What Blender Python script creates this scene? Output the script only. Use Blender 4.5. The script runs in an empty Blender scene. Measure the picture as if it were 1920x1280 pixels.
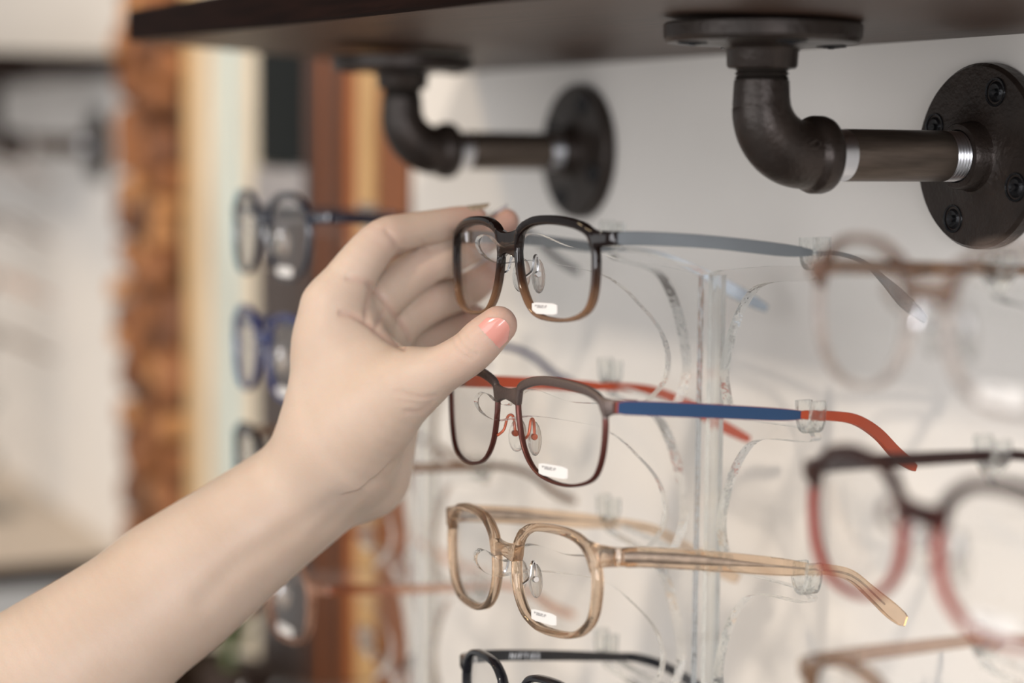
import bpy, bmesh, math, random
import numpy as np
from mathutils import Vector, Matrix

random.seed(7)
scene = bpy.context.scene
COL = scene.collection

# ------------------------------------------------------------------ camera
cam_data = bpy.data.cameras.new('camera')
cam = bpy.data.objects.new('camera', cam_data)
COL.objects.link(cam)
scene.camera = cam
cam_data.sensor_width = 36.0
cam_data.lens = 3710.0 / 1920.0 * 36.0
cam_data.clip_start = 0.02
cam_data.clip_end = 50
_R, _U, _B = (0.445309, 0.895322, 0.009953), (-0.091129, 0.034262, 0.995249), (0.890728, -0.4441, 0.096847)
cam.matrix_world = Matrix(((_R[0], _U[0], _B[0], 0.665945), (_R[1], _U[1], _B[1], -0.557837),
                           (_R[2], _U[2], _B[2], 0.000918), (0, 0, 0, 1)))
cam_data.dof.use_dof = True
cam_data.dof.focus_distance = 0.835
cam_data.dof.aperture_fstop = 3.0
cam_data.dof.aperture_blades = 9

# ------------------------------------------------------------------ world, lamps, exposure
world = bpy.data.worlds.new('world')
scene.world = world
world.use_nodes = True
world.node_tree.nodes['Background'].inputs[0].default_value = (1.0, 0.985, 0.965, 1)
world.node_tree.nodes['Background'].inputs[1].default_value = 0.34

def aim(loc, target):
    return (Vector(target) - Vector(loc)).to_track_quat('-Z', 'Y').to_euler()

def area(name, loc, target, size, power, color, size_y=None):
    d = bpy.data.lights.new(name, 'AREA')
    d.energy = power; d.color = color; d.size = size
    if size_y:
        d.shape = 'RECTANGLE'; d.size_y = size_y
    o = bpy.data.objects.new(name, d)
    o.location = loc; o.rotation_euler = aim(loc, target)
    COL.objects.link(o)
    return o

area('ceiling_track_lamp', (0.75, -2.3, 1.55), (-0.1, 0, -0.25), 0.14, 34, (1.0, 0.88, 0.74))
area('wall_fill', (0.75, -2.9, 0.15), (-0.1, 0.0, 0.0), 3.0, 43, (0.97, 0.985, 1.0), 2.0)  # added fill, no real source: broad frontal light to lift the wall
area('palm_fill', (2.7, -0.95, 0.45), (-0.1, -0.1, -0.05), 1.4, 58, (0.98, 0.97, 1.0), 1.4)  # added fill from near the camera side, brightens palm and inner fingers
area('warm_ceiling_lamp', (-1.3, -1.8, 1.5), (-0.4, -0.1, -0.2), 0.35, 13, (1.0, 0.74, 0.44))

vs = scene.view_settings
vs.view_transform = 'Standard'
vs.look = 'None'
vs.gamma = 1.0
vs.use_curve_mapping = False
vs.exposure = 0.30
scene.cycles.max_bounces = 14
scene.cycles.transparent_max_bounces = 24
scene.cycles.transmission_bounces = 14
scene.cycles.sample_clamp_indirect = 6.0

# ------------------------------------------------------------------ materials
MATS = {}

def newmat(name):
    m = bpy.data.materials.new(name)
    m.use_nodes = True
    nt = m.node_tree
    for n in list(nt.nodes):
        nt.nodes.remove(n)
    out = nt.nodes.new('ShaderNodeOutputMaterial')
    MATS[name] = m
    return m, nt, out

def pbsdf(nt, color, rough=0.5, metal=0.0, trans=0.0, ior=1.5, coat=0.0, spec=0.5):
    b = nt.nodes.new('ShaderNodeBsdfPrincipled')
    b.inputs['Base Color'].default_value = (*color, 1)
    b.inputs['Roughness'].default_value = rough
    b.inputs['Metallic'].default_value = metal
    b.inputs['Transmission Weight'].default_value = trans
    b.inputs['IOR'].default_value = ior
    b.inputs['Coat Weight'].default_value = coat
    b.inputs['Specular IOR Level'].default_value = spec
    return b

def plain(name, color, rough=0.5, metal=0.0, trans=0.0, ior=1.5, coat=0.0, spec=0.5, noise=0.0, nscale=40, bump=0.0, bscale=300, stretch=None):
    m, nt, out = newmat(name)
    b = pbsdf(nt, color, rough, metal, trans, ior, coat, spec)
    nt.links.new(b.outputs[0], out.inputs[0])
    tc = nt.nodes.new('ShaderNodeTexCoord')
    src = tc.outputs['Object']
    if stretch:
        mp = nt.nodes.new('ShaderNodeMapping')
        mp.inputs['Scale'].default_value = stretch
        nt.links.new(src, mp.inputs[0]); src = mp.outputs[0]
    if noise:
        n = nt.nodes.new('ShaderNodeTexNoise')
        n.inputs['Scale'].default_value = nscale
        n.inputs['Detail'].default_value = 6
        nt.links.new(src, n.inputs['Vector'])
        r = nt.nodes.new('ShaderNodeValToRGB')
        r.color_ramp.elements[0].position = 0.3
        r.color_ramp.elements[1].position = 0.72
        r.color_ramp.elements[0].color = (*[c * (1 - noise) for c in color], 1)
        r.color_ramp.elements[1].color = (*[min(1, c * (1 + noise)) for c in color], 1)
        nt.links.new(n.outputs['Fac'], r.inputs[0])
        nt.links.new(r.outputs[0], b.inputs['Base Color'])
    if bump:
        n2 = nt.nodes.new('ShaderNodeTexNoise')
        n2.inputs['Scale'].default_value = bscale
        n2.inputs['Detail'].default_value = 4
        nt.links.new(src, n2.inputs['Vector'])
        bp = nt.nodes.new('ShaderNodeBump')
        bp.inputs['Strength'].default_value = bump
        bp.inputs['Distance'].default_value = 0.001
        nt.links.new(n2.outputs['Fac'], bp.inputs['Height'])
        nt.links.new(bp.outputs[0], b.inputs['Normal'])
    return m

def thin_clear(name, tint=(0.985, 0.985, 0.98), ior=1.5, rough=0.0, boost=1.0):
    """thin sheet of clear plastic or glass: passes light straight through, mirrors by Fresnel"""
    m, nt, out = newmat(name)
    t = nt.nodes.new('ShaderNodeBsdfTransparent'); t.inputs[0].default_value = (*tint, 1)
    g = nt.nodes.new('ShaderNodeBsdfGlossy'); g.inputs['Roughness'].default_value = rough
    lw = nt.nodes.new('ShaderNodeLayerWeight')           # Schlick's curve, the same on both sides of the sheet
    pw = nt.nodes.new('ShaderNodeMath'); pw.operation = 'POWER'; pw.inputs[1].default_value = 5.0
    r0 = ((ior - 1) / (ior + 1)) ** 2 * boost
    ma = nt.nodes.new('ShaderNodeMath'); ma.operation = 'MULTIPLY_ADD'; ma.inputs[1].default_value = 1 - r0; ma.inputs[2].default_value = r0
    mx = nt.nodes.new('ShaderNodeMixShader')
    nt.links.new(lw.outputs['Facing'], pw.inputs[0]); nt.links.new(pw.outputs[0], ma.inputs[0])
    nt.links.new(ma.outputs[0], mx.inputs[0])
    nt.links.new(t.outputs[0], mx.inputs[1]); nt.links.new(g.outputs[0], mx.inputs[2])
    nt.links.new(mx.outputs[0], out.inputs[0])
    return m

def glassy(name, color=(0.97, 0.97, 0.96), rough=0.02, ior=1.49, clear=0.25, saw=0.0):
    m, nt, out = newmat(name)
    g = nt.nodes.new('ShaderNodeBsdfGlass')
    g.inputs['Color'].default_value = (*color, 1); g.inputs['Roughness'].default_value = rough; g.inputs['IOR'].default_value = ior
    if saw:                                                # unevenly sawn and flame-polished edge
        tc = nt.nodes.new('ShaderNodeTexCoord'); nz = nt.nodes.new('ShaderNodeTexNoise'); nz.inputs['Scale'].default_value = 210
        bp = nt.nodes.new('ShaderNodeBump'); bp.inputs['Strength'].default_value = saw; bp.inputs['Distance'].default_value = 0.002
        nt.links.new(tc.outputs['Object'], nz.inputs['Vector']); nt.links.new(nz.outputs['Fac'], bp.inputs['Height']); nt.links.new(bp.outputs[0], g.inputs['Normal'])
    t = nt.nodes.new('ShaderNodeBsdfTransparent'); t.inputs[0].default_value = (*color, 1)
    mx = nt.nodes.new('ShaderNodeMixShader'); mx.inputs[0].default_value = clear
    nt.links.new(g.outputs[0], mx.inputs[1]); nt.links.new(t.outputs[0], mx.inputs[2])
    nt.links.new(mx.outputs[0], out.inputs[0])
    return m

def ramp_z(name, stops, zlo, zhi, rough=0.08, trans=0.5, coat=0.5):
    """acetate whose own colour fades from top to bottom (object z between zlo and zhi)"""
    m, nt, out = newmat(name)
    b = pbsdf(nt, (0.1, 0.06, 0.03), rough, 0, 0, 1.47, coat, 0.3)
    tc = nt.nodes.new('ShaderNodeTexCoord'); sp = nt.nodes.new('ShaderNodeSeparateXYZ')
    mr = nt.nodes.new('ShaderNodeMapRange')
    mr.inputs['From Min'].default_value = zlo; mr.inputs['From Max'].default_value = zhi
    nt.links.new(tc.outputs['Object'], sp.inputs[0]); nt.links.new(sp.outputs['Z'], mr.inputs['Value'])
    r = nt.nodes.new('ShaderNodeValToRGB')
    r.color_ramp.elements[0].position = stops[0][0]; r.color_ramp.elements[0].color = (*stops[0][1], 1)
    r.color_ramp.elements[1].position = stops[-1][0]; r.color_ramp.elements[1].color = (*stops[-1][1], 1)
    for p, c in stops[1:-1]:
        e = r.color_ramp.elements.new(p); e.color = (*c, 1)
    nt.links.new(mr.outputs[0], r.inputs[0])
    nt.links.new(r.outputs[0], b.inputs['Base Color'])
    tr = nt.nodes.new('ShaderNodeMapRange')
    tr.inputs['From Min'].default_value = 0.0; tr.inputs['From Max'].default_value = 0.75
    tr.inputs['To Min'].default_value = trans; tr.inputs['To Max'].default_value = 0.0
    nt.links.new(mr.outputs[0], tr.inputs['Value'])
    nt.links.new(tr.outputs[0], b.inputs['Transmission Weight'])
    nt.links.new(b.outputs[0], out.inputs[0])
    return m

def skin_mat():
    m, nt, out = newmat('skin')
    b = pbsdf(nt, (0.80, 0.56, 0.44), 0.46, 0, 0, 1.4, 0.0, 0.3)
    b.inputs['Subsurface Weight'].default_value = 0.5
    b.inputs['Subsurface Radius'].default_value = (1.0, 0.35, 0.2)
    b.inputs['Subsurface Scale'].default_value = 0.006
    tc = nt.nodes.new('ShaderNodeTexCoord')
    n = nt.nodes.new('ShaderNodeTexNoise'); n.inputs['Scale'].default_value = 28; n.inputs['Detail'].default_value = 5
    nt.links.new(tc.outputs['Object'], n.inputs['Vector'])
    r = nt.nodes.new('ShaderNodeValToRGB')
    r.color_ramp.elements[0].position = 0.35; r.color_ramp.elements[0].color = (0.40, 0.30, 0.232, 1)
    r.color_ramp.elements[1].position = 0.68; r.color_ramp.elements[1].color = (0.435, 0.335, 0.268, 1)
    nt.links.new(n.outputs['Fac'], r.inputs[0])
    at = nt.nodes.new('ShaderNodeAttribute'); at.attribute_name = 'flush'
    mx = nt.nodes.new('ShaderNodeMix'); mx.data_type = 'RGBA'
    nt.links.new(at.outputs['Fac'], mx.inputs[0])
    nt.links.new(r.outputs[0], mx.inputs[6]); mx.inputs[7].default_value = (0.45, 0.22, 0.18, 1)
    nt.links.new(mx.outputs[2], b.inputs['Base Color'])
    v = nt.nodes.new('ShaderNodeTexVoronoi'); v.inputs['Scale'].default_value = 900
    nt.links.new(tc.outputs['Object'], v.inputs['Vector'])
    bp = nt.nodes.new('ShaderNodeBump'); bp.inputs['Strength'].default_value = 0.10; bp.inputs['Distance'].default_value = 0.0004
    nt.links.new(v.outputs['Distance'], bp.inputs['Height']); nt.links.new(bp.outputs[0], b.inputs['Normal'])
    nt.links.new(b.outputs[0], out.inputs[0])
    return m

def sticker_mat():
    """white paper sticker with a smudge of grey print"""
    m, nt, out = newmat('sticker')
    b = pbsdf(nt, (0.9, 0.88, 0.86), 0.5)
    tc = nt.nodes.new('ShaderNodeTexCoord')
    mp = nt.nodes.new('ShaderNodeMapping'); mp.inputs['Scale'].default_value = (9, 1, 2.2)
    n = nt.nodes.new('ShaderNodeTexNoise'); n.inputs['Scale'].default_value = 1.6; n.inputs['Detail'].default_value = 3
    nt.links.new(tc.outputs['Generated'], mp.inputs[0]); nt.links.new(mp.outputs[0], n.inputs['Vector'])
    sp = nt.nodes.new('ShaderNodeSeparateXYZ'); nt.links.new(tc.outputs['Generated'], sp.inputs[0])
    def band(sock, lo, hi):
        a = nt.nodes.new('ShaderNodeMath'); a.operation = 'GREATER_THAN'; a.inputs[1].default_value = lo
        c = nt.nodes.new('ShaderNodeMath'); c.operation = 'LESS_THAN'; c.inputs[1].default_value = hi
        nt.links.new(sock, a.inputs[0]); nt.links.new(sock, c.inputs[0])
        mm = nt.nodes.new('ShaderNodeMath'); mm.operation = 'MULTIPLY'
        nt.links.new(a.outputs[0], mm.inputs[0]); nt.links.new(c.outputs[0], mm.inputs[1])
        return mm.outputs[0]
    bx, bz = band(sp.outputs['X'], 0.12, 0.62), band(sp.outputs['Z'], 0.52, 0.80)
    m1 = nt.nodes.new('ShaderNodeMath'); m1.operation = 'MULTIPLY'
    nt.links.new(bx, m1.inputs[0]); nt.links.new(bz, m1.inputs[1])
    g = nt.nodes.new('ShaderNodeMath'); g.operation = 'GREATER_THAN'; g.inputs[1].default_value = 0.47
    nt.links.new(n.outputs['Fac'], g.inputs[0])
    m2 = nt.nodes.new('ShaderNodeMath'); m2.operation = 'MULTIPLY'
    nt.links.new(m1.outputs[0], m2.inputs[0]); nt.links.new(g.outputs[0], m2.inputs[1])
    mx = nt.nodes.new('ShaderNodeMix'); mx.data_type = 'RGBA'
    nt.links.new(m2.outputs[0], mx.inputs[0])
    mx.inputs[6].default_value = (0.62, 0.60, 0.585, 1); mx.inputs[7].default_value = (0.30, 0.29, 0.29, 1)
    nt.links.new(mx.outputs[2], b.inputs['Base Color'])
    nt.links.new(b.outputs[0], out.inputs[0])
    return m

plain('wall_paint', (0.70, 0.66, 0.62), 0.85, noise=0.03, nscale=6, bump=0.15, bscale=180)
plain('shelf_underside_bounce', (0.060, 0.030, 0.018), 0.42, noise=0.35, nscale=14, stretch=(1, 16, 16), spec=0.3, bump=0.2, bscale=50)  # light bounced off the wall painted in as a paler brown than the front
plain('dark_wood', (0.007, 0.0025, 0.0016), 0.5, noise=0.5, nscale=18, bump=0.25, bscale=60, stretch=(1, 14, 14), spec=0.02)
plain('iron', (0.030, 0.021, 0.017), 0.36, metal=0.45, noise=0.25, nscale=60, bump=0.35, bscale=420)
plain('iron_pipe', (0.10, 0.078, 0.063), 0.36, metal=0.75, noise=0.6, nscale=70, bump=0.12, bscale=300, stretch=(2, 0.25, 2))
plain('cut_steel', (0.62, 0.63, 0.66), 0.28, metal=1.0)
plain('dark_thread', (0.035, 0.028, 0.024), 0.4, metal=0.6)
plain('screw_black', (0.02, 0.02, 0.022), 0.25, metal=0.7, bump=0.3, bscale=800)
thin_clear('lens_clear', (0.992, 0.992, 0.99), 1.45)
thin_clear('acrylic_face', (0.994, 0.994, 0.993), 1.40)
glassy('acrylic_edge', (0.95, 0.96, 0.955), 0.0, 1.49, 0.22, 0.55)
glassy('acrylic_block', (0.95, 0.96, 0.955), 0.0, 1.49, 0.30)
glassy('pad_silicone', (0.95, 0.95, 0.94), 0.12, 1.42, 0.35)
plain('chrome', (0.75, 0.75, 0.77), 0.15, metal=1.0)
plain('copper_wire', (0.42, 0.10, 0.05), 0.35, metal=0.6)
sticker_mat()
skin_mat()
plain('nail_pink', (0.50, 0.215, 0.175), 0.18, coat=0.6)
plain('nail_glitter', (0.62, 0.50, 0.36), 0.25, metal=0.5, noise=0.6, nscale=900, coat=0.5)
plain('nail_grey', (0.50, 0.48, 0.52), 0.2, coat=0.6)
plain('ledge_pale', (0.60, 0.52, 0.44), 0.6)
plain('letter_white', (0.80, 0.82, 0.86), 0.5)

# ------------------------------------------------------------------ helpers
def link(name, verts, faces, mats, parent=None, smooth=True, fmat=None, angle=None):
    me = bpy.data.meshes.new(name)
    me.from_pydata([tuple(map(float, v)) for v in verts], [], faces)
    for m in (mats if isinstance(mats, (list, tuple)) else [mats]):
        me.materials.append(MATS[m])
    if fmat is not None:
        me.polygons.foreach_set('material_index', fmat)
    bm = bmesh.new(); bm.from_mesh(me)
    bmesh.ops.recalc_face_normals(bm, faces=bm.faces)
    bm.to_mesh(me); bm.free()
    if smooth:
        me.polygons.foreach_set('use_smooth', [True] * len(me.polygons))
        try:
            me.set_sharp_from_angle(angle=math.radians(angle or 35))
        except Exception:
            pass
    me.update()
    o = bpy.data.objects.new(name, me)
    COL.objects.link(o)
    if parent:
        o.parent = parent
    return o

class MB:
    """collects pieces of one part"""
    def __init__(self):
        self.v, self.f, self.m = [], [], []
    def add(self, verts, faces, mi=0):
        b = len(self.v)
        self.v += [tuple(map(float, q)) for q in verts]
        self.f += [tuple(i + b for i in f) for f in faces]
        self.m += ([mi] * len(faces) if isinstance(mi, int) else list(mi))
    def build(self, name, mats, parent=None, smooth=True, angle=None):
        return link(name, self.v, self.f, mats, parent, smooth, self.m, angle)

def box_vf(x0, x1, y0, y1, z0, z1):
    v = [(x, y, z) for x in (x0, x1) for y in (y0, y1) for z in (z0, z1)]
    f = [(0, 1, 3, 2), (4, 6, 7, 5), (0, 4, 5, 1), (2, 3, 7, 6), (0, 2, 6, 4), (1, 5, 7, 3)]
    return v, f

def bevel_box(name, x0, x1, y0, y1, z0, z1, mat, parent=None, bev=0.002):
    bm = bmesh.new()
    v, f = box_vf(x0, x1, y0, y1, z0, z1)
    vs_ = [bm.verts.new(q) for q in v]
    for q in f: bm.faces.new([vs_[i] for i in q])
    bmesh.ops.bevel(bm, geom=bm.edges[:], offset=bev, segments=2, affect='EDGES', profile=0.6)
    bmesh.ops.recalc_face_normals(bm, faces=bm.faces)
    me = bpy.data.meshes.new(name); bm.to_mesh(me); bm.free()
    me.materials.append(MATS[mat])
    me.polygons.foreach_set('use_smooth', [True] * len(me.polygons))
    me.set_sharp_from_angle(angle=math.radians(30))
    o = bpy.data.objects.new(name, me); COL.objects.link(o)
    if parent: o.parent = parent
    return o

def tag(o, label=None, cat=None, group=None, kind=None):
    if label: o['label'] = label
    if cat: o['category'] = cat
    if group: o['group'] = group
    if kind: o['kind'] = kind
    return o

def empty(name, loc=(0, 0, 0), rot=(0, 0, 0)):
    o = bpy.data.objects.new(name, None)
    o.location = loc; o.rotation_euler = rot
    o.empty_display_size = 0.02
    COL.objects.link(o)
    return o

def lathe_vf(profile, origin, axis, n=40):
    """profile = [(r, h)], turned round axis through origin"""
    a = Vector(axis).normalized(); o = Vector(origin)
    e1 = a.orthogonal().normalized(); e2 = a.cross(e1)
    v, f = [], []
    for r, h in profile:
        for i in range(n):
            t = 2 * math.pi * i / n
            v.append(o + a * h + (e1 * math.cos(t) + e2 * math.sin(t)) * r)
    for k in range(len(profile) - 1):
        for i in range(n):
            j = (i + 1) % n
            f.append((k * n + i, k * n + j, (k + 1) * n + j, (k + 1) * n + i))
    return v, f

def spline(pts, n=8, closed=False):
    """Catmull-Rom through pts (any dimension), n steps per span"""
    P = [np.array(p, float) for p in pts]
    N = len(P); out = []
    for i in range(N if closed else N - 1):
        p0 = P[(i - 1) % N] if (closed or i > 0) else 2 * P[0] - P[1]
        p1, p2 = P[i], P[(i + 1) % N]
        p3 = P[(i + 2) % N] if (closed or i + 2 < N) else 2 * P[-1] - P[-2]
        for k in range(n):
            t = k / n
            out.append(0.5 * ((2 * p1) + (p2 - p0) * t + (2 * p0 - 5 * p1 + 4 * p2 - p3) * t * t + (3 * p1 - p0 - 3 * p2 + p3) * t ** 3))
    if not closed: out.append(P[-1])
    return out

def tube_vf(path, radii, n=12, caps=True):
    P = [Vector(p) for p in path]
    if not hasattr(radii, '__len__'): radii = [radii] * len(P)
    v, f = [], []
    nrm = None
    for i, p in enumerate(P):
        t = (P[min(i + 1, len(P) - 1)] - P[max(i - 1, 0)]).normalized()
        if nrm is None: nrm = t.orthogonal().normalized()
        nrm = (nrm - t * nrm.dot(t)).normalized()
        b = t.cross(nrm)
        for k in range(n):
            a = 2 * math.pi * k / n
            v.append(p + (nrm * math.cos(a) + b * math.sin(a)) * radii[i])
    for i in range(len(P) - 1):
        for k in range(n):
            j = (k + 1) % n
            f.append((i * n + k, i * n + j, (i + 1) * n + j, (i + 1) * n + k))
    if caps:
        f.append(tuple(range(n - 1, -1, -1))); f.append(tuple((len(P) - 1) * n + k for k in range(n)))
    return v, f

def sheet_vf(poly, to3d, thick):
    """flat sheet cut to the outline poly [(a, b)], to3d(a, b, t) -> point; face 0 / 1 caps, rest edges"""
    n = len(poly)
    v = [to3d(a, b, -thick / 2) for a, b in poly] + [to3d(a, b, thick / 2) for a, b in poly]
    f = [tuple(range(n)), tuple(range(2 * n - 1, n - 1, -1))]
    m = [0, 0]
    for i in range(n):
        j = (i + 1) % n
        f.append((i, j, n + j, n + i)); m.append(1)
    return v, f, m

# ------------------------------------------------------------------ the setting
v, f = box_vf(-0.612, 0.95, 0.0, 0.03, -1.0, 1.0)
tag(link('wall_back', v, f, 'wall_paint', smooth=False), kind='structure')
v, f = box_vf(-2.9, -1.345, 0.0, 0.03, -1.0, 1.0)
tag(link('wall_far', v, f, 'wall_paint', smooth=False), kind='structure')

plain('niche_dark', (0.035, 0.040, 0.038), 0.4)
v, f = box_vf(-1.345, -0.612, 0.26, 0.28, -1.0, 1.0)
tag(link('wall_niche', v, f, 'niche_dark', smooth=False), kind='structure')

# wooden slats at the end of the white wall
for nm, c in (('wood_orange', (0.27, 0.080, 0.020)), ('wood_pine', (0.52, 0.32, 0.14)), ('wood_brown', (0.19, 0.060, 0.018)),
              ('wood_umber', (0.055, 0.022, 0.012)), ('trim_tan', (0.62, 0.40, 0.19)), ('trim_cream', (0.62, 0.54, 0.42)),
              ('trim_grey', (0.52, 0.66, 0.66))):
    plain(nm, c, 0.5, noise=0.25, nscale=20, bump=0.1, bscale=90, stretch=(6, 6, 0.5))
panel = empty('slatted_wood_panel', (-0.612, 0.0, -1.0))
tag(panel, 'tall panel of orange and brown wooden slats at the edge of the white wall', 'wood panel')
for k, (x0, x1, m) in enumerate(((-0.672, -0.614, 'wood_brown'), (-0.703, -0.674, 'wood_pine'), (-0.742, -0.705, 'wood_orange'),
                                 (-0.765, -0.744, 'wood_umber'), (-0.788, -0.767, 'wood_orange'), (-0.812, -0.790, 'wood_umber'))):
    o = bevel_box('slat', x0 + 0.612, x1 + 0.612, -0.002 - 0.004 * (k % 2), 0.03, 0.0, 2.0, m, panel, 0.002)

# dark niche contents
shelf_unit = empty('dark_cabinet', (-0.873, -0.004, -1.0))
tag(shelf_unit, 'dark cabinet standing between the wooden slats and the cream frame', 'cabinet')
plain('cabinet_black', (0.010, 0.012, 0.012), 0.6, spec=0.1)
plain('cabinet_grey', (0.30, 0.28, 0.28), 0.5)
plain('cabinet_brown', (0.045, 0.030, 0.024), 0.4)
bevel_box('side_panel', -0.058, 0.060, 0.0, 0.1, 0.985, 2.0, 'cabinet_black', shelf_unit, 0.003)
bevel_box('drawer', -0.058, 0.060, -0.004, 0.1, 0.945, 0.983, 'cabinet_grey', shelf_unit, 0.003)
bevel_box('door', -0.058, 0.060, 0.0, 0.1, 0.0, 0.943, 'cabinet_brown', shelf_unit, 0.003)
plain('leaf_green', (0.075, 0.10, 0.030), 0.5)
plant = empty('potted_plant', (-0.84, -0.06, -0.456))
tag(plant, 'green leafy plant low down beside the wooden slats', 'plant')
pv, pf = lathe_vf([(0.0, 0.0), (0.02, 0.0), (0.026, 0.04), (0.024, 0.04), (0.022, 0.034), (0.0, 0.034)], (0, 0, 0), (0, 0, 1), 20)
link('pot', pv, pf, 'cabinet_brown', plant)
for k in range(26):
    a = random.uniform(0, 6.28); h = random.uniform(0.05, 0.15); rr = random.uniform(0.0, 0.022)
    c = Vector((math.cos(a) * rr - 0.01, math.sin(a) * rr * 0.5, h))
    d = Vector((math.cos(a), math.sin(a) * 0.6, random.uniform(0.1, 0.9))).normalized() * random.uniform(0.02, 0.032)
    s = d.cross(Vector((0, 0, 1))).normalized() * 0.010
    up_ = s.cross(d).normalized() * 0.004
    link('leaf', [c, c + d * 0.5 + s + up_, c + d, c + d * 0.5 - s + up_, c + d * 0.5 - up_],
         [(0, 1, 4), (1, 2, 4), (2, 3, 4), (3, 0, 4)], 'leaf_green', plant)
mb = MB()
for k in range(5):
    mb.add(*tube_vf([(0.004 * k - 0.01, 0, 0.03), (0.006 * k - 0.014, 0, 0.08), (0.01 * k - 0.03, 0, 0.14)], [0.0015, 0.0013, 0.0008], 6))
mb.build('stem', 'leaf_green', plant)

# cream mirror frame / door trim
frame = empty('mirror_frame', (-0.93, 0.0, -1.0))
tag(frame, 'tall cream framed mirror between the dark cabinet and the rough wooden pillar', 'mirror')
plain('mirror_glass', (0.86, 0.90, 0.90), 0.08, metal=1.0)
bevel_box('stile', -0.062, -0.006, -0.003, 0.03, 0, 2, 'trim_cream', frame)
bevel_box('glass', -0.100, -0.072, 0.0, 0.02, 0, 2, 'trim_grey', frame, 0.001)
bevel_box('gasket', -0.072, -0.062, 0.002, 0.02, 0, 2, 'cabinet_grey', frame, 0.001)
bevel_box('stile', -0.170, -0.100, -0.002, 0.03, 0, 2, 'trim_cream', frame)
bevel_box('outer_moulding', -0.210, -0.170, -0.003, 0.03, 0, 2, 'trim_tan', frame)

# rough pillar clad with log slices
pillar_w = empty('log_slice_pillar', (-1.243, 0.0, -0.6))
tag(pillar_w, 'rustic pillar clad with round brown log slices left of the cream frame', 'pillar')
plain('bark_back', (0.055, 0.022, 0.009), 0.8, noise=0.4, nscale=20)
bevel_box('backing_board', -0.101, 0.101, 0.0, 0.03, -0.4, 1.6, 'bark_back', pillar_w)
for k, c in enumerate(((0.28, 0.105, 0.034), (0.17, 0.060, 0.020), (0.52, 0.24, 0.085), (0.075, 0.028, 0.011))):
    plain('log_%d' % k, c, 0.6, noise=0.2, nscale=60)
rings = []
for q in range(3):
    n = 10; vv = []; 
    for h, s in ((0.0, 1.0), (-0.010, 1.0), (-0.014, 0.82)):
        for i in range(n):
            a = 2 * math.pi * i / n
            rr = s * (1 + 0.10 * math.sin(2 * a + q) + 0.05 * math.cos(3 * a + 2 * q))
            vv.append((rr * math.cos(a), h * 60, rr * math.sin(a)))
    ff = [(k * n + i, k * n + (i + 1) % n, (k + 1) * n + (i + 1) % n, (k + 1) * n + i) for k in range(2) for i in range(n)]
    ff.append(tuple(2 * n + i for i in range(n)))
    rings.append((vv, ff))
log_meshes = {}
placed = []
tries = 0
while len(placed) < 130 and tries < 9000:
    tries += 1
    r = random.choice((0.013, 0.017, 0.022, 0.027)); x = random.uniform(-0.10 + r, 0.10 - r); z = random.uniform(0.12, 0.80)
    if all((x - a) ** 2 + (z - b) ** 2 > (0.98 * (r + c)) ** 2 for a, b, c in placed):
        placed.append((x, z, r))
        q, mi = random.randrange(3), random.choices(range(4), (4, 4, 2, 3))[0]
        if (q, mi) not in log_meshes:
            o = link('log_slice', rings[q][0], rings[q][1], 'log_%d' % mi, pillar_w); log_meshes[(q, mi)] = o.data
        else:
            o = bpy.data.objects.new('log_slice', log_meshes[(q, mi)]); COL.objects.link(o); o.parent = pillar_w
        o.location = (x, 0.0, z); o.scale = (r, random.uniform(0.014, 0.03), r); o.rotation_euler = (0, random.uniform(0, 6.28), 0)

# ------------------------------------------------------------------ shelves
def board(name, x0, x1, depth, zb_back, zb_front0, zb_front1, thick, label, top=None):
    """plank: level along the wall, its free edge a little twisted (front z at x0 / x1)"""
    nx, e = 24, 0.0015
    prof = []
    mb = MB()
    ring = []
    for i in range(nx + 1):
        t = i / nx; x = x0 + (x1 - x0) * t; zf = zb_front0 + (zb_front1 - zb_front0) * t
        wob = 0.0006 * math.sin(9 * t) + 0.0004 * math.sin(23 * t + 1)
        ring.append([(x, 0.0, zb_back), (x, -depth + e + wob, zf), (x, -depth + wob, zf + e), (x, -depth + wob, zf + thick - e),
                     (x, -depth + e + wob, zf + thick), (x, 0.0, zb_back + thick)])
    v = [p for r in ring for p in r]
    fcs = []
    for i in range(nx):
        for k in range(6):
            j = (k + 1) % 6
            fcs.append((i * 6 + k, i * 6 + j, (i + 1) * 6 + j, (i + 1) * 6 + k))
    fcs.append(tuple(range(6))); fcs.append(tuple(nx * 6 + k for k in range(6)))
    fm = [(1 if top else 0) if k == 4 else (2 if k == 0 else 0) for i in range(nx) for k in range(6)] + [0, 0]  # bottom faces get the brown with painted bounce light
    o = link(name, v, fcs, ['dark_wood', top or 'dark_wood', 'shelf_underside_bounce'], None, True, fm, 25)
    tag(o, label, 'shelf')
    return o
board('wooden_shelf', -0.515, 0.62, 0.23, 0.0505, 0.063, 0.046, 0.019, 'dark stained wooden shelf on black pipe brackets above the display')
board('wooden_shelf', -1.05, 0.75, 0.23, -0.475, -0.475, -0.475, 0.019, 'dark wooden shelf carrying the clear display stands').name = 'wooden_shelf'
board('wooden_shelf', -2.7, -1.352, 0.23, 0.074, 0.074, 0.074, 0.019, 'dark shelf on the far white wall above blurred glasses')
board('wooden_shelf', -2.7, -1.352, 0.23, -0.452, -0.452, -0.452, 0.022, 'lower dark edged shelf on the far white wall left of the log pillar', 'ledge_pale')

# ------------------------------------------------------------------ iron pipe brackets
def screw(parent, c, axis, r=0.0046):
    mb = MB()
    a = Vector(axis)
    mb.add(*lathe_vf([(0.0, 0.0016), (r * 0.28, 0.0015), (r * 0.32, 0.0006), (r * 0.75, 0.0011), (r, 0.0), (r, -0.003)], c, a, 16))
    return mb.build('screw', 'screw_black', parent)

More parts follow.
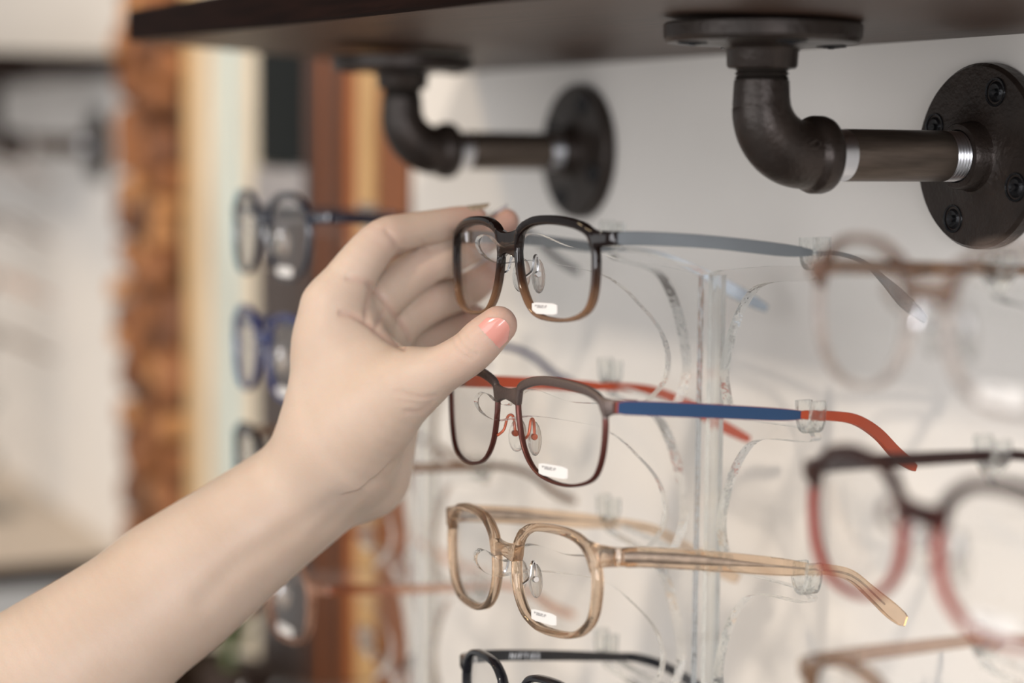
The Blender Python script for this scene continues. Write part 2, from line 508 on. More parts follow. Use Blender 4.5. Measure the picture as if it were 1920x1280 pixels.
def flange(name, parent, c, axis, turn=0.0, R_=0.0395):
    """floor flange: base at c, axis points away from the surface it is screwed to"""
    a = Vector(axis).normalized()
    mb = MB()
    mb.add(*lathe_vf([(0.0, 0.0), (R_ - 0.001, 0.0), (R_, 0.001), (R_ - 0.0002, 0.0062), (R_ - 0.0016, 0.0080), (0.024, 0.0084),
                      (0.0172, 0.0090), (0.0150, 0.0100), (0.0143, 0.0115), (0.0140, 0.0168), (0.0133, 0.0178), (0.0120, 0.0180), (0.0112, 0.0180), (0.0108, 0.012)], c, a, 64))
    o = mb.build(name, 'iron', parent)
    e1 = a.orthogonal().normalized()
    if abs(a.z) < 0.5: e1 = Vector((0, 0, 1))
    e2 = a.cross(e1)
    for k in range(4):
        t = turn + math.pi / 4 + k * math.pi / 2
        d = e1 * math.cos(t) + e2 * math.sin(t)
        p = Vector(c) + d * 0.0295
        mbh = MB()
        mbh.add(*lathe_vf([(0.0062, 0.0083), (0.0060, 0.0089), (0.0052, 0.0087), (0.0046, 0.0060)], p, a, 20))
        mbh.build('countersink', 'screw_black', o)
        screw(o, p + a * 0.0081, a)
    return o

def bracket(label, x, group, lift=0.0):
    b = empty('pipe_bracket', (x, 0, 0))
    tag(b, label, 'bracket', group)
    flange('wall_flange', b, (0, 0.0, 0), (0, -1, 0), turn=0.35)
    flange('shelf_flange', b, (0, -0.116, 0.0515 + lift), (0, 0, -1), turn=0.2)
    r = 0.0107
    # threaded close nipple under the shelf flange
    prof = [(r * 0.97, 0.0)]
    for k in range(6):
        prof += [(r * 1.01, 0.0005 + k * 0.0018), (r * 0.93, 0.0014 + k * 0.0018)]
    mb = MB(); mb.add(*lathe_vf([(r * 0.97, -lift)] + prof, (0, -0.116, 0.0375), (0, 0, -1), 40))
    mb.build('top_thread', 'dark_thread', b)
    # street elbow: straight, bend, beaded socket
    path, rad = [], []
    Rb = 0.021
    for z in np.linspace(0.029, 0.019, 4): path.append((0, -0.116, z)); rad.append(0.0110 + (0.029 - z) * 0.05)
    for a in np.linspace(0, math.pi / 2, 16)[0:]:
        path.append((0, -0.116 + Rb * (1 - math.cos(a)), 0.0 + Rb - 0.0003 - Rb * math.sin(a) ))
        rad.append(0.0115 + 0.0023 * math.sin(a) ** 1.0)
    ycur = -0.116 + Rb
    path = [(p[0], p[1], p[2] + 0.0005 - 0.0005) for p in path]
    zax = path[-1][2]
    for dy, rr in ((0.0012, 0.0140), (0.0024, 0.0152), (0.004, 0.0158), (0.008, 0.0158), (0.0100, 0.0152), (0.0110, 0.0138), (0.0110, 0.0110)):
        path.append((0, ycur + dy, zax)); rad.append(rr)
    mb = MB(); mb.add(*tube_vf(path, rad, 40, caps=False))
    el = mb.build('elbow', 'iron', b, angle=40)
    tag(el)
    # raised casting mark on the elbow cheek
    mb = MB(); mb.add(*tube_vf([(0.0132, -0.102, 0.004), (0.0138, -0.099, 0.0055), (0.0139, -0.0965, 0.0045), (0.0136, -0.0985, 0.0025), (0.0131, -0.1015, 0.0025)], 0.0006, 8))
    mb.build('casting_mark', 'iron', el)
    y0 = ycur + 0.0106; y1 = -0.0175
    mb = MB(); mb.add(*lathe_vf([(r * 0.985, 0.0), (r, 0.0004), (r, (y1 - y0) - 0.0165)], (0, y0 + 0.009, zax), (0, 1, 0), 48))
    mb.build('pipe', 'iron_pipe', b)
    mb = MB(); mb.add(*lathe_vf([(r * 0.985, -0.001), (r * 0.99, 0.0095)], (0, y0, zax), (0, 1, 0), 48))
    mb.build('pipe_collar', 'cut_steel', b)
    prof = [(r * 0.99, 0.0)]
    for k in range(7):
        prof += [(r * 1.0, 0.0004 + k * 0.00155), (r * 0.955, 0.0012 + k * 0.00155)]
    mb = MB(); mb.add(*lathe_vf(prof, (0, y1 - 0.0085, zax), (0, 1, 0), 48))
    mb.build('pipe_thread', 'cut_steel', b)
    for o in b.children:
        if o.name.startswith(('wall_flange',)): o.location.z = zax
    return b
BG = 'black iron pipe brackets under the shelves'
bracket('sharp near black iron pipe bracket with silver threaded pipe ends', 0.0, BG)
bracket('blurred black iron pipe bracket above the hand', -0.361, BG)
bf = bracket('small far black pipe bracket on the left display wall', -1.4488, BG, 0.0225)

# ------------------------------------------------------------------ clear display stands
XW, YW = -0.080, -0.091
TZ = [-0.040, -0.1065, -0.1735, -0.2405, -0.3075, -0.3745]
BASE_Z = -0.456
FRONT = [(-.120, -.0030), (-.135, -.0022), (-.148, -.0018), (-.158, -.0006), (-.166, .0022), (-.172, .0046), (-.1765, .0054), (-.1805, .0044),
         (-.184, .0008), (-.1885, -.0008), (-.193, .0010), (-.1965, .0042), (-.1995, .0052), (-.2020, .0036), (-.2022, .0002), (-.199, -.0040),
         (-.193, -.0070), (-.186, -.0066), (-.176, -.0060), (-.160, -.0086), (-.1425, -.0128), (-.132, -.0188), (-.1237, -.0262), (-.1168, -.0330),
         (-.1122, -.0395), (-.1094, -.0465), (-.1088, -.0525), (-.1100, -.0590), (-.1135, -.0640)]
SIDE = [(.0235, -.0075), (.034, -.0078), (.050, -.0070), (.064, -.0062), (.074, -.0058), (.082, -.0062), (.086, -.0080), (.0835, -.0105),
        (.074, -.0118), (.056, -.0132), (.043, -.0155), (.0343, -.0205), (.026, -.0300), (.0205, -.0400), (.0168, -.0500), (.0158, -.0580), (.0182, -.0665)]
def comb(prof, z_first_cut, sign=1.0, shift=0.0, end=None):
    pts = []
    for i, zc in enumerate(TZ):
        P = prof if i else prof[2:]
        pts += spline([(a * sign + shift, b + zc) for a, b in P], 4)
    return pts

def stand(label, x0, n_tiers=6, zshift=0.0):
    s = empty('display_stand', (x0, YW, BASE_Z + zshift))
    tag(s, label, 'display stand', 'clear acrylic glasses stands')
    def L(x, y, z): return (x - x0, y - YW, z - BASE_Z)
    # nose plate: comb in the plane square to the wall
    pts = [(YW - 0.0015, TZ[0] - 0.0138), (-.112, TZ[0] - 0.0095), (-.135, TZ[0] - 0.0062)] + comb(FRONT, 0)
    pts += [(-.112, TZ[-1] - 0.08), (-.112, BASE_Z), (YW - 0.0015, BASE_Z)]
    v, f, m = sheet_vf(pts, lambda a, b, t: L(x0 + t, a, b), 0.0048)
    link('nose_plate', v, f, ['acrylic_face', 'acrylic_edge'], s, True, m, 40)
    # wing plate: comb parallel to the wall
    right = comb(SIDE, 0)
    left = [(-a, b) for a, b in right][::-1]
    pts = [(0.0, TZ[0] - 0.0138), (.012, TZ[0] - .0110)] + right + [(.016, TZ[-1] - .08), (.016, BASE_Z), (-.016, BASE_Z), (-.016, TZ[-1] - .08)] + left + [(-.012, TZ[0] - .0110)]
    v, f, m = sheet_vf(pts, lambda a, b, t: L(x0 + a, YW + 0.0015 + t, b), 0.0052)
    link('wing_plate', v, f, ['acrylic_face', 'acrylic_edge'], s, True, m, 40)
    # square rod at the joint
    v, f = box_vf(-0.0032, 0.0032, 0.0043, 0.0095, 0.0, TZ[0] - 0.0138 - BASE_Z)
    link('spine_rod', v, f, 'acrylic_block', s, False)
    v, f = box_vf(-0.045, 0.045, -0.06, 0.035, 0.0, 0.004)
    link('foot_plate', v, f, 'acrylic_block', s, False)
    # U cradles that hold the temples
    U = spline([(-.0050, .0062), (-.0047, -.0005), (-.0030, -.0044), (0.0, -.0056), (.0030, -.0044), (.0047, 0.0), (.0050, .0068)], 4)
    for i, zc in enumerate(TZ[:n_tiers]):
        for sg in (-1, 1):
            vv = []
            n = len(U)
            for (a, b), q in zip(U, range(n)):
                pa = np.array(U[max(q - 1, 0)]); pb = np.array(U[min(q + 1, n - 1)]); tn = (pb - pa) / np.linalg.norm(pb - pa)
                nn = np.array((tn[1], -tn[0])) * 0.0012
                for off in (-1, 1):
                    for yy in (-0.0035, 0.0035):
                        vv.append(L(x0 + sg * (.0835 + a) + off * nn[0], YW + yy, zc + b + off * nn[1]))
            ff = []
            for q in range(n - 1):
                c, d = q * 4, q * 4 + 4
                ff += [(c, c + 1, d + 1, d), (c + 2, d + 2, d + 3, c + 3), (c, d, d + 2, c + 2), (c + 1, c + 3, d + 3, d + 1)]
            ff += [(0, 2, 3, 1), (4 * n - 4, 4 * n - 3, 4 * n - 1, 4 * n - 2)]
            link('temple_cradle', vv, ff, 'acrylic_edge', s, True)
    return s
X_L, X_N, X_F = -0.390, 0.199, -1.66
stand('clear acrylic comb stand in the middle, behind the sharp glasses', XW)
stand('blurred clear acrylic stand left of the middle one, partly behind the arm', X_L)
stand('blurred clear acrylic stand at the right edge of the picture', X_N)
stand('very blurred clear stand against the far left wall', X_F, zshift=0.026)

# ------------------------------------------------------------------ glasses
ramp_z('acetate_brown_fade', [(0.0, (0.52, 0.33, 0.21)), (0.18, (0.30, 0.16, 0.085)), (0.42, (0.05, 0.022, 0.012)), (0.6, (0.008, 0.004, 0.003)), (1.0, (0.004, 0.002, 0.002))], -0.023, 0.021, trans=0.85, coat=0.0)
plain('temple_gunmetal', (0.20, 0.22, 0.24), 0.32, metal=0.85, noise=0.1, nscale=30)
plain('metal_taupe', (0.105, 0.078, 0.070), 0.42, metal=0.55, bump=0.2, bscale=500)
plain('metal_maroon', (0.075, 0.020, 0.014), 0.32, metal=0.6)
plain('enamel_blue', (0.012, 0.048, 0.125), 0.38, metal=0.25)
plain('enamel_red', (0.36, 0.055, 0.020), 0.5, spec=0.3)
plain('temple_tip_dark', (0.03, 0.018, 0.018), 0.3)
glassy('crystal_champagne', (0.93, 0.835, 0.74), 0.01, 1.46, 0.12)
plain('wire_core', (0.60, 0.60, 0.62), 0.3, metal=0.9, noise=0.2, nscale=200)
plain('acetate_black', (0.006, 0.006, 0.008), 0.14, coat=0.15, spec=0.35)
plain('acetate_navy', (0.010, 0.012, 0.022), 0.12, coat=0.6)
plain('acetate_blue', (0.014, 0.022, 0.10), 0.15, coat=0.5)
glassy('crystal_rose', (0.90, 0.74, 0.66), 0.06, 1.4, 0.4)
glassy('crystal_smoke', (0.80, 0.71, 0.66), 0.06, 1.4, 0.4)
glassy('crystal_pale', (0.96, 0.92, 0.90), 0.06, 1.35, 0.55)
plain('acetate_burgundy', (0.20, 0.030, 0.020), 0.35, spec=0.2)
plain('acetate_oxblood', (0.022, 0.007, 0.006), 0.3, spec=0.25)
plain('acetate_tortoise', (0.17, 0.085, 0.040), 0.15, trans=0.2, noise=0.5, nscale=150, coat=0.5)

HOLE_A = [(-25, 10.5), (-22, 15.2), (-12, 18.3), (3, 18.6), (17, 16.6), (24.4, 12.8), (26.4, 6), (25.4, -7), (21.5, -14.6), (12, -18.4), (-2, -18.8), (-13, -16.5), (-20.5, -8.5), (-24.2, 2)]
HOLE_B = [(-25, 11.5), (-22, 15.6), (-8, 18.6), (10, 17.8), (22, 15.4), (26.8, 11), (27.2, 2), (25.2, -9), (20.5, -16.4), (9, -20), (-4, -19.6), (-14, -16.2), (-21, -8.5), (-24.6, 3)]
def superhole(w, h, n=2.7, drop=0.06, k=14):
    pts = []
    for i in range(k):
        a = math.pi * 0.75 - 2 * math.pi * i / k
        c, s = math.cos(a), math.sin(a)
        x = math.copysign(abs(c) ** (2 / n), c) * w / 2; y = math.copysign(abs(s) ** (2 / n), s) * h / 2
        pts.append((x * (1 - (drop if y < 0 else 0) * abs(y) / (h / 2)), y))
    return pts

def rim_ring(mb, hole, cx, side, t4, depth, bev, sagf, mat_fn):
    """rim swept round the lens opening; t4 = (top, bottom, inner, outer) widths"""
    pts = spline([(side * (cx + a), b) for a, b in hole], 5, closed=True)
    n = len(pts)
    area_ = sum(pts[i][0] * pts[(i + 1) % n][1] - pts[(i + 1) % n][0] * pts[i][1] for i in range(n))
    v, f, m = [], [], []
    for i, p in enumerate(pts):
        tn = pts[(i + 1) % n] - pts[i - 1]; tn = tn / np.linalg.norm(tn)
        nn = np.array((tn[1], -tn[0])) * (1 if area_ > 0 else -1)
        ox = nn[0] * side
        t = nn[1] ** 2 * (t4[0] if nn[1] > 0 else t4[1]) + nn[0] ** 2 * (t4[3] if ox > 0 else t4[2])
        for a, d in ((bev, 0), (t - bev, 0), (t, bev), (t, depth - bev), (t - bev, depth), (bev, depth), (0, depth - bev), (0, bev)):
            q = p + nn * a
            v.append((q[0], d + sagf(q[0]), q[1]))
        m.append(mat_fn(p[0] * side, p[1]))
    fm = []
    for i in range(n):
        j = (i + 1) % n
        for k in range(8):
            l = (k + 1) % 8
            f.append((i * 8 + k, i * 8 + l, j * 8 + l, j * 8 + k)); fm.append(m[i])
    mb.add([(x / 1000, y / 1000, z / 1000) for x, y, z in v], f, fm)
    return pts

def band(mb, secs, depth, sagf, mi=0, bev=0.5):
    """bar through sections (x, ztop, zbottom, yshift) in mm"""
    v, f = [], []
    for x, zt, zb, ys in secs:
        y0 = sagf(x) + ys; b = min(bev, (zt - zb) / 3)
        v += [(x, y0 + b, zt), (x, y0, zt - b), (x, y0, zb + b), (x, y0 + b, zb), (x, y0 + depth - b, zb), (x, y0 + depth, zb + b), (x, y0 + depth, zt - b), (x, y0 + depth - b, zt)]
    n = len(secs)
    for i in range(n - 1):
        for k in range(8):
            l = (k + 1) % 8
            f.append((i * 8 + k, i * 8 + l, i * 8 + 8 + l, i * 8 + 8 + k))
    f.append(tuple(range(8))); f.append(tuple(8 * n - 8 + k for k in range(8)))
    mb.add([(a / 1000, b / 1000, c / 1000) for a, b, c in v], f, mi)

def stretch_y(y):
    """temples: hinge part stays, the rest reaches the cradles (world y -0.091) and the tips"""
    return y if y < 14 else (14 + (y - 14) * 85.0 / 76.0 if y < 90 else 99 + (y - 90) * 1.12)

def ribbon_vf(path, hs, ts, out_sign, n=5):
    """temple: strap of height h and thickness t along path; material 0 outside, 1 inside and edges"""
    full = spline([(*p, h, t) for p, h, t in zip(path, hs, ts)], n)
    v, f, m = [], [], []
    N = len(full)
    for i, q in enumerate(full):
        p = Vector(q[:3]); a = Vector(full[max(i - 1, 0)][:3]); b = Vector(full[min(i + 1, N - 1)][:3])
        T = (b - a).normalized(); Nn = (Vector((0, 0, 1)) - T * T.z).normalized(); S = T.cross(Nn)
        if S.x * out_sign < 0: S = -S
        h, t = q[3] / 2, q[4] / 2
        if i == 0 or i == N - 1: h *= 0.8; 
        c = min(h, t) * 0.28
        for x, y in ((t, h - c), (t, -h + c), (t - c, -h), (-t + c, -h), (-t, -h + c), (-t, h - c), (-t + c, h), (t - c, h)):
            v.append(p + S * x + Nn * y)
    for i in range(N - 1):
        for k in range(8):
            l = (k + 1) % 8
            f.append((i * 8 + k, i * 8 + l, i * 8 + 8 + l, i * 8 + 8 + k)); m.append(0 if k == 0 else 1)
    f.append(tuple(range(8))); f.append(tuple(8 * N - 8 + k for k in range(8))); m += [1, 1]
    return v, f, m

def upper_edge(hole, cx):
    """upper boundary of the lens opening as sorted (x, z)"""
    pts = spline([(cx + a, b) for a, b in hole], 5, closed=True)
    return sorted((float(q[0]), float(q[1])) for q in pts if q[1] > 2.0)

def zh_at(edge, x):
    xs = [e[0] for e in edge]; top = {}
    best = None
    for (x0, z0), (x1, z1) in zip(edge[:-1], edge[1:]):
        if x0 <= x <= x1:
            best = z0 + (z1 - z0) * ((x - x0) / max(1e-6, x1 - x0))
    return best if best is not None else (edge[0][1] if x < edge[0][0] else edge[-1][1])

def auto_bridge(sp, ztop, zbot, low):
    e = upper_edge(sp['hole'], sp['cx']); xin = e[0][0]; xc = xin + 8.0
    zc = zh_at(e, xc) + sp['rim'][0] * 0.9
    half = [(0, ztop, zbot, -0.4), (xin * 0.5, ztop + 0.3, zbot - 1.0, -0.3), (xin - 0.9, ztop + 1.1, low, 0.0)]
    for t in (0.02, 0.2, 0.45, 0.7, 1.0):
        x = xin + 8.0 * t
        zt = (ztop + 1.1) + (zc - ztop - 1.1) * (t * (2 - t))
        half.append((x, max(zt, zh_at(e, x) + 1.6), zh_at(e, x) + 0.5, 0.0))
    return [(-x, a, b, y) for x, a, b, y in half[::-1]] + half[1:]

def auto_end(sp, ze, hgt, hw):
    e = upper_edge(sp['hole'], sp['cx']); xo = e[-1][0]; xc = xo - 8.0
    out = []
    for t in (0.0, 0.35, 0.7, 0.97):
        x = xc + 8.0 * t; z = zh_at(e, x)
        zt = (zh_at(e, xc) + sp['rim'][0] * 0.9) * (1 - t) + (ze + hgt / 2 + 0.6) * t
        out.append((x, max(zt, z + 1.6), z + 0.5, 0.0))
    out += [(xo + 1.2, ze + hgt / 2 + 0.5, ze - hgt / 2 - 1.6, 0.1), (hw - 4.5, ze + hgt / 2 + 0.2, ze - hgt / 2 - 0.4, 0.8), (hw - 0.8, ze + hgt / 2, ze - hgt / 2, 3.0), (hw, ze + hgt / 2, ze - hgt / 2, 8.0)]
    return out

def fuse(parts, mats, parent):
    """exact union of closed pieces, so that see-through fronts have no inner faces"""
    objs = [q.build('front' if i == 0 else 'tmp', mats, parent) for i, q in enumerate(parts)]
    base = objs[0]
    for q in objs[1:]:
        m = base.modifiers.new('u', 'BOOLEAN'); m.operation = 'UNION'; m.solver = 'EXACT'; m.object = q
    bpy.context.view_layer.update()
    me = bpy.data.meshes.new_from_object(base.evaluated_get(bpy.context.evaluated_depsgraph_get()))
    old = base.data; base.modifiers.clear(); base.data = me; bpy.data.meshes.remove(old)
    for q in objs[1:]: bpy.data.objects.remove(q)
    me.polygons.foreach_set('use_smooth', [True] * len(me.polygons)); me.set_sharp_from_angle(angle=math.radians(50))
    return base

def glasses(label, loc, sp, group=None, roll=0.0, yaw=0.0):
    g = empty('eyeglasses', loc, (0, roll, yaw))
    tag(g, label, 'glasses', group)
    cx, hole, depth = sp['cx'], sp['hole'], sp.get('depth', 3.6)
    half = sp['half']; sag = sp.get('sag', 6.0)
    sagf = lambda x: sag * (x / 70.0) ** 2
    split = sp.get('split')
    mat_fn = (lambda x, z: 0 if z > split else 1) if split is not None else (lambda x, z: 0)
    pieces = []
    for s in (1, -1):
        mb = MB(); rim_ring(mb, hole, cx, s, sp['rim'], depth, sp.get('bev', 0.8), sagf, mat_fn); pieces.append(mb)
    mb = MB(); band(mb, auto_bridge(sp, *sp['bridge']), depth * 0.96, sagf); pieces.append(mb)
    for s in (1, -1):
        mb = MB(); band(mb, [(s * x, a, b, y + 0.1) for x, a, b, y in auto_end(sp, *sp['end'])], depth * 0.9, sagf); pieces.append(mb)
    mats = sp['mat'] if isinstance(sp['mat'], list) else [sp['mat']]
    if sp.get('fuse'):
        fuse(pieces, mats, g)
    else:
        mb = MB()
        for q in pieces: mb.add(q.v, q.f, q.m)
        mb.build('front', mats, g, True, 50)
    # lenses
    for s in (1, -1):
        pts = spline([(s * (cx + a * 1.008), b * 1.008) for a, b in hole], 5, closed=True)
        n = len(pts); v, f = [], []
        for y in (depth * 0.42, depth * 0.42 + 1.4):
            v += [(p[0] / 1000, (y + sagf(p[0])) / 1000, p[1] / 1000) for p in pts]
        v += [(s * cx / 1000, (depth * 0.42 + sagf(cx) - 0.5) / 1000, 0), (s * cx / 1000, (depth * 0.42 + sagf(cx) + 0.9) / 1000, 0)]
        for i in range(n):
            j = (i + 1) % n
            f += [(i, j, n + j, n + i), (2 * n, i, j), (2 * n + 1, n + j, n + i)]
        le = link('lens', v, f, 'lens_clear', g, True, None, 60)
        st = sp.get('sticker')
        if st and s == st[0]:
            sx, sz, w, h = st[1:5]; x0 = s * cx + sx
            q = []
            for k in range(7):
                x = x0 + w * (k / 6 - 0.5)
                e = 0.45 if k in (0, 6) else 0.0
                yy = depth * 0.42 + sagf(x) - 0.95
                q += [(x, yy, sz - h / 2 + e * h / 4), (x, yy, sz + h / 2 - e * h / 4), (x, yy + 0.15, sz - h / 2 + e * h / 4), (x, yy + 0.15, sz + h / 2 - e * h / 4)]
            ff = []
            for k in range(6):
                a, b = 4 * k, 4 * k + 4
                ff += [(a, b, b + 1, a + 1), (a + 2, a + 3, b + 3, b + 2), (a, a + 2, b + 2, b), (a + 1, b + 1, b + 3, a + 3)]
            ff += [(0, 1, 3, 2), (24, 26, 27, 25)]
            ob = link('price_sticker', [(a / 1000, b / 1000, c / 1000) for a, b, c in q], ff, 'sticker', le, False)
            ob['label'] = 'white paper sticker on the lens'
    # nose pads on wire arms
    pd = sp.get('pad')
    if pd:
        for s in (1, -1):
            px, pz, wm = pd[0], pd[1], pd[2]
            yb = depth + 1.0
            arm = spline([(s * (px + 3.4), depth * 0.8, pz - 1), (s * (px + 3.0), yb + 1.5, pz + 1.5), (s * (px + 2.2), yb + 3.0, pz + 7.0),
                          (s * (px + 1.2), yb + 4.6, pz + 7.6), (s * (px + 0.7), yb + 5.4, pz + 5.0), (s * (px + 0.5), yb + 5.6, pz + 0.5)], 5)
            ao = MB(); ao.add(*tube_vf([(a / 1000, b / 1000, c / 1000) for a, b, c in arm], 0.00062, 8))
            ao.add(*lathe_vf([(0, 0), (.0012, 0), (.0014, .0004), (.0014, .0018), (0, .0020)], (s * (px + 1.3) / 1000, (yb + 5.6) / 1000, pz / 1000), (-s, 0, 0), 12))
            pad = MB()
            vv, ff = [], []
            for i in range(9):
                th = math.pi * i / 8
                for k in range(16):
                    ph = 2 * math.pi * k / 16
                    a = math.cos(th) * 7.4; b = math.sin(th) * math.cos(ph) * 3.9; c = math.sin(th) * math.sin(ph) * 1.15
                    vv.append((s * (px - 0.6 + c - 0.10 * a - 0.25 * b), yb + 6.2 + b, pz - 0.8 + a))
            for i in range(8):
                for k in range(16):
                    l = (k + 1) % 16
                    ff.append((i * 16 + k, i * 16 + l, i * 16 + 16 + l, i * 16 + 16 + k))
            po = link('nose_pad', [(a / 1000, b / 1000, c / 1000) for a, b, c in vv], ff, 'pad_silicone', g)
            ao.build('pad_arm', wm, po)
    # temples
    tp = sp['temple']
    for s in (1, -1):
        path = [(s * x / 1000, stretch_y(y) / 1000, z / 1000) for x, y, z in (tp['path'] if s > 0 or 'path_far' not in tp else tp['path_far'])]
        v, f, m = ribbon_vf(path, [h / 1000 for h in tp['h']], [t / 1000 for t in tp['t']], s)
        to = link('temple', v, f, tp['mat'], g, True, m, 32)
        if 'tip' in tp:
            path = [(s * x / 1000, stretch_y(y) / 1000, z / 1000) for x, y, z in (tp['tip'] if s > 0 or 'tip_far' not in tp else tp['tip_far'])]
            v, f, m = ribbon_vf(path, [h / 1000 for h in tp['tip_h']], [t / 1000 for t in tp['tip_t']], s)
            link('temple_tip', v, f, tp['tip_mat'], to, True, m, 32)
        hx, hy, hz = path[0] if False else [q / 1000 for q in ((tp['path'])[0])]
        if sp.get('hinge', True):
            hb = MB()
            for dz in (-0.0015, 0.0, 0.0015):
                hb.add(*lathe_vf([(0, -0.00065), (0.0014, -0.00065), (0.0014, 0.00065), (0, 0.00065)], (s * (hx - 0.0022), hy + 0.0008, hz + dz), (0, 0, 1), 12))
            hb.build('hinge', sp.get('hinge_mat', 'chrome'), to)
        if tp.get('core'):
            v, f, m = ribbon_vf([(s * x / 1000, stretch_y(y) / 1000, z / 1000) for x, y, z in tp['core']], [h / 1000 for h in tp['core_h']], [0.0009] * len(tp['core']), s)
            link('wire_core', v, f, 'wire_core', to, True, None, 50)
    return g

def temple_path(hw, y0, z0, cz, tipz, cx=83.5, tipx=58.0, dz=0.0):
    return [(hw, y0, z0), (hw + 2.0, y0 + 14, z0 - 0.3), ((hw + cx) / 2 + 1.5, 50, (z0 + cz) / 2), (cx, 90, cz), (cx - 2.0, 104, cz - 1.2),
            (cx - 7, 121, cz - 8), ((cx + tipx) / 2 - 3, 138, (cz + tipz) / 2 - 6), (tipx, 155, tipz)]

# A: the pair in the hand
ZA = -0.0495
spA = dict(cx=35.8, hole=[(a * 1.07, b) for a, b in HOLE_A], depth=4.2, half=71, rim=(3.8, 1.6, 1.9, 2.0), mat='acetate_brown_fade', sag=6.5, bev=0.7,
           bridge=(15.5, 7.0, 4.6), end=(13.2, 5.4, 71.5), fuse=True,
           pad=(8.3, -2.0, 'chrome'), sticker=(1, -5.0, -15.4, 19.0, 4.6), hinge_mat='chrome',
           temple=dict(path=[(71.5, 13.5, 13.2), (73.5, 27, 12.9), (77.5, 50, 11.2), (82.0, 78, 7.6), (83.5, 90, 6.4)], h=[5.6, 5.4, 5.2, 5.0, 1.8], t=[1.2, 1.2, 1.2, 1.2, 1.1],
                       mat=['temple_gunmetal', 'temple_gunmetal'],
                       tip=[(83.5, 89, 6.5), (82.5, 100, 6.0), (78, 114, 2.5), (72, 127, -5.0), (66, 141, -14.5), (61, 155, -23.5)], tip_h=[1.8, 1.7, 1.9, 3.4, 6.6, 4.2], tip_t=[1.1, 1.1, 1.1, 1.4, 1.7, 1.4],
                       tip_mat=['temple_gunmetal', 'temple_gunmetal']))
glasses('brown rectangular glasses fading to clear at the bottom, held by the hand', (-0.0785, -0.1900, ZA), spA, 'sharp glasses on the middle stand', roll=-0.040)

# B: taupe metal front, blue and red temples
ZB = -0.1150
spB = dict(cx=39.8, hole=[(a * 1.16, b * 1.0) for a, b in HOLE_B], depth=2.6, half=75, rim=(3.8, 1.3, 1.4, 1.5), mat=['metal_taupe', 'metal_maroon'], split=9.0, sag=6.5, bev=0.45,
           bridge=(15.2, 10.8, 8.4), end=(12.9, 5.4, 79.5), 
           pad=(8.6, -5.0, 'copper_wire'), sticker=(1, -1.0, -15.8, 21.0, 5.0), hinge_mat='metal_maroon',
           temple=dict(path=[(79.5, 9.5, 12.9), (80.5, 24, 11.8), (82, 50, 9.4), (83.5, 76, 6.8), (83.5, 88, 5.9)], h=[5.4, 5.8, 5.6, 5.0, 2.6], t=[1.0] * 5,
                       mat=['enamel_blue', 'enamel_red'],
                       tip=[(83.5, 84, 6.2), (83.3, 96, 5.2), (80.5, 110, 2.6), (75, 124, -4.5), (69, 137, -14.5), (64.5, 149, -22.0)], tip_h=[3.6, 4.0, 4.4, 5.0, 5.6, 4.0], tip_t=[2.0, 2.2, 2.4, 2.6, 2.6, 2.0],
                       tip_mat=['enamel_red', 'enamel_red']))
glasses('taupe metal glasses with blue temples and red tips, second row of the middle stand', (-0.0775, -0.1900, ZB), spB, 'sharp glasses on the middle stand', roll=-0.042)

# C: champagne crystal
ZC = -0.1775
spC = dict(cx=39.0, hole=[(a, b) for a, b in superhole(57, 40, 2.8, 0.10)], depth=5.0, half=74, rim=(3.4, 2.6, 2.8, 3.0), mat='crystal_champagne', sag=6.5, bev=1.0,
           bridge=(11.0, 6.2, 4.2), end=(14.2, 7.4, 79.0), fuse=True,
           pad=(8.4, -4.0, 'chrome'), sticker=(1, -6.0, -15.6, 19.0, 4.8),
           temple=dict(path=[(78.6, 14, 14.2), (79.5, 26, 13.2), (81.5, 52, 9.4), (83.5, 78, 5.0), (83.5, 90, 3.0), (82.5, 100, 1.6), (79, 112, -2.4), (74, 124, -11), (69, 137, -21.0), (66, 146, -27.5)],
                       h=[7.8, 8.0, 8.0, 7.2, 5.0, 4.6, 4.8, 5.6, 7.2, 6.0], t=[3.0, 3.0, 2.8, 2.6, 2.4, 2.4, 2.4, 2.4, 2.4, 2.0], mat=['crystal_champagne', 'crystal_champagne'],
                       core=[(78.6, 15, 14.2), (79.5, 26, 13.2), (80.8, 44, 10.7), (82.6, 74, 5.8), (83.5, 90, 3.0), (79, 112, -2.4), (70.5, 133, -18)], core_h=[4.6, 4.4, 4.0, 1.0, 0.9, 0.9, 0.8]))
glasses('thick champagne crystal glasses with clear temples, third row of the middle stand', (-0.0785, -0.1905, ZC), spC, 'sharp glasses on the middle stand', roll=-0.06)

# D: black
ZD = -0.2385
spD = dict(cx=31.0, hole=superhole(44, 36, 2.9, 0.08), depth=4.6, half=64, rim=(2.8, 2.4, 2.6, 2.8), mat='acetate_black', sag=6.0, bev=0.9,
           bridge=(9.0, 5.2, 3.4), end=(11.4, 5.2, 65), 
           pad=(7.4, -4.0, 'chrome'),
           temple=dict(path=[(65.0, 13, 11.4), (68, 28, 10.0), (76, 58, 5.0), (83.5, 90, -0.8), (82.5, 100, -2.2), (79, 112, -7.0), (74, 124, -16), (68, 138, -27.0)],
                       h=[5.4, 5.2, 4.8, 4.2, 4.2, 4.4, 5.0, 4.4], t=[2.4] * 8, mat=['acetate_black', 'acetate_black']))
gD = glasses('small glossy black glasses with white lettering inside the temple, bottom row', (-0.0715, -0.1900, ZD), spD, 'sharp glasses on the middle stand', roll=-0.06)
far_t = [o for o in gD.children if o.name.startswith('temple')][1]
td = bpy.data.curves.new('lettering', 'FONT')
td.body = 'NIFTIES'; td.size = 0.0038; td.extrude = 0.0001; td.space_character = 1.5
td.materials.append(MATS['letter_white'])
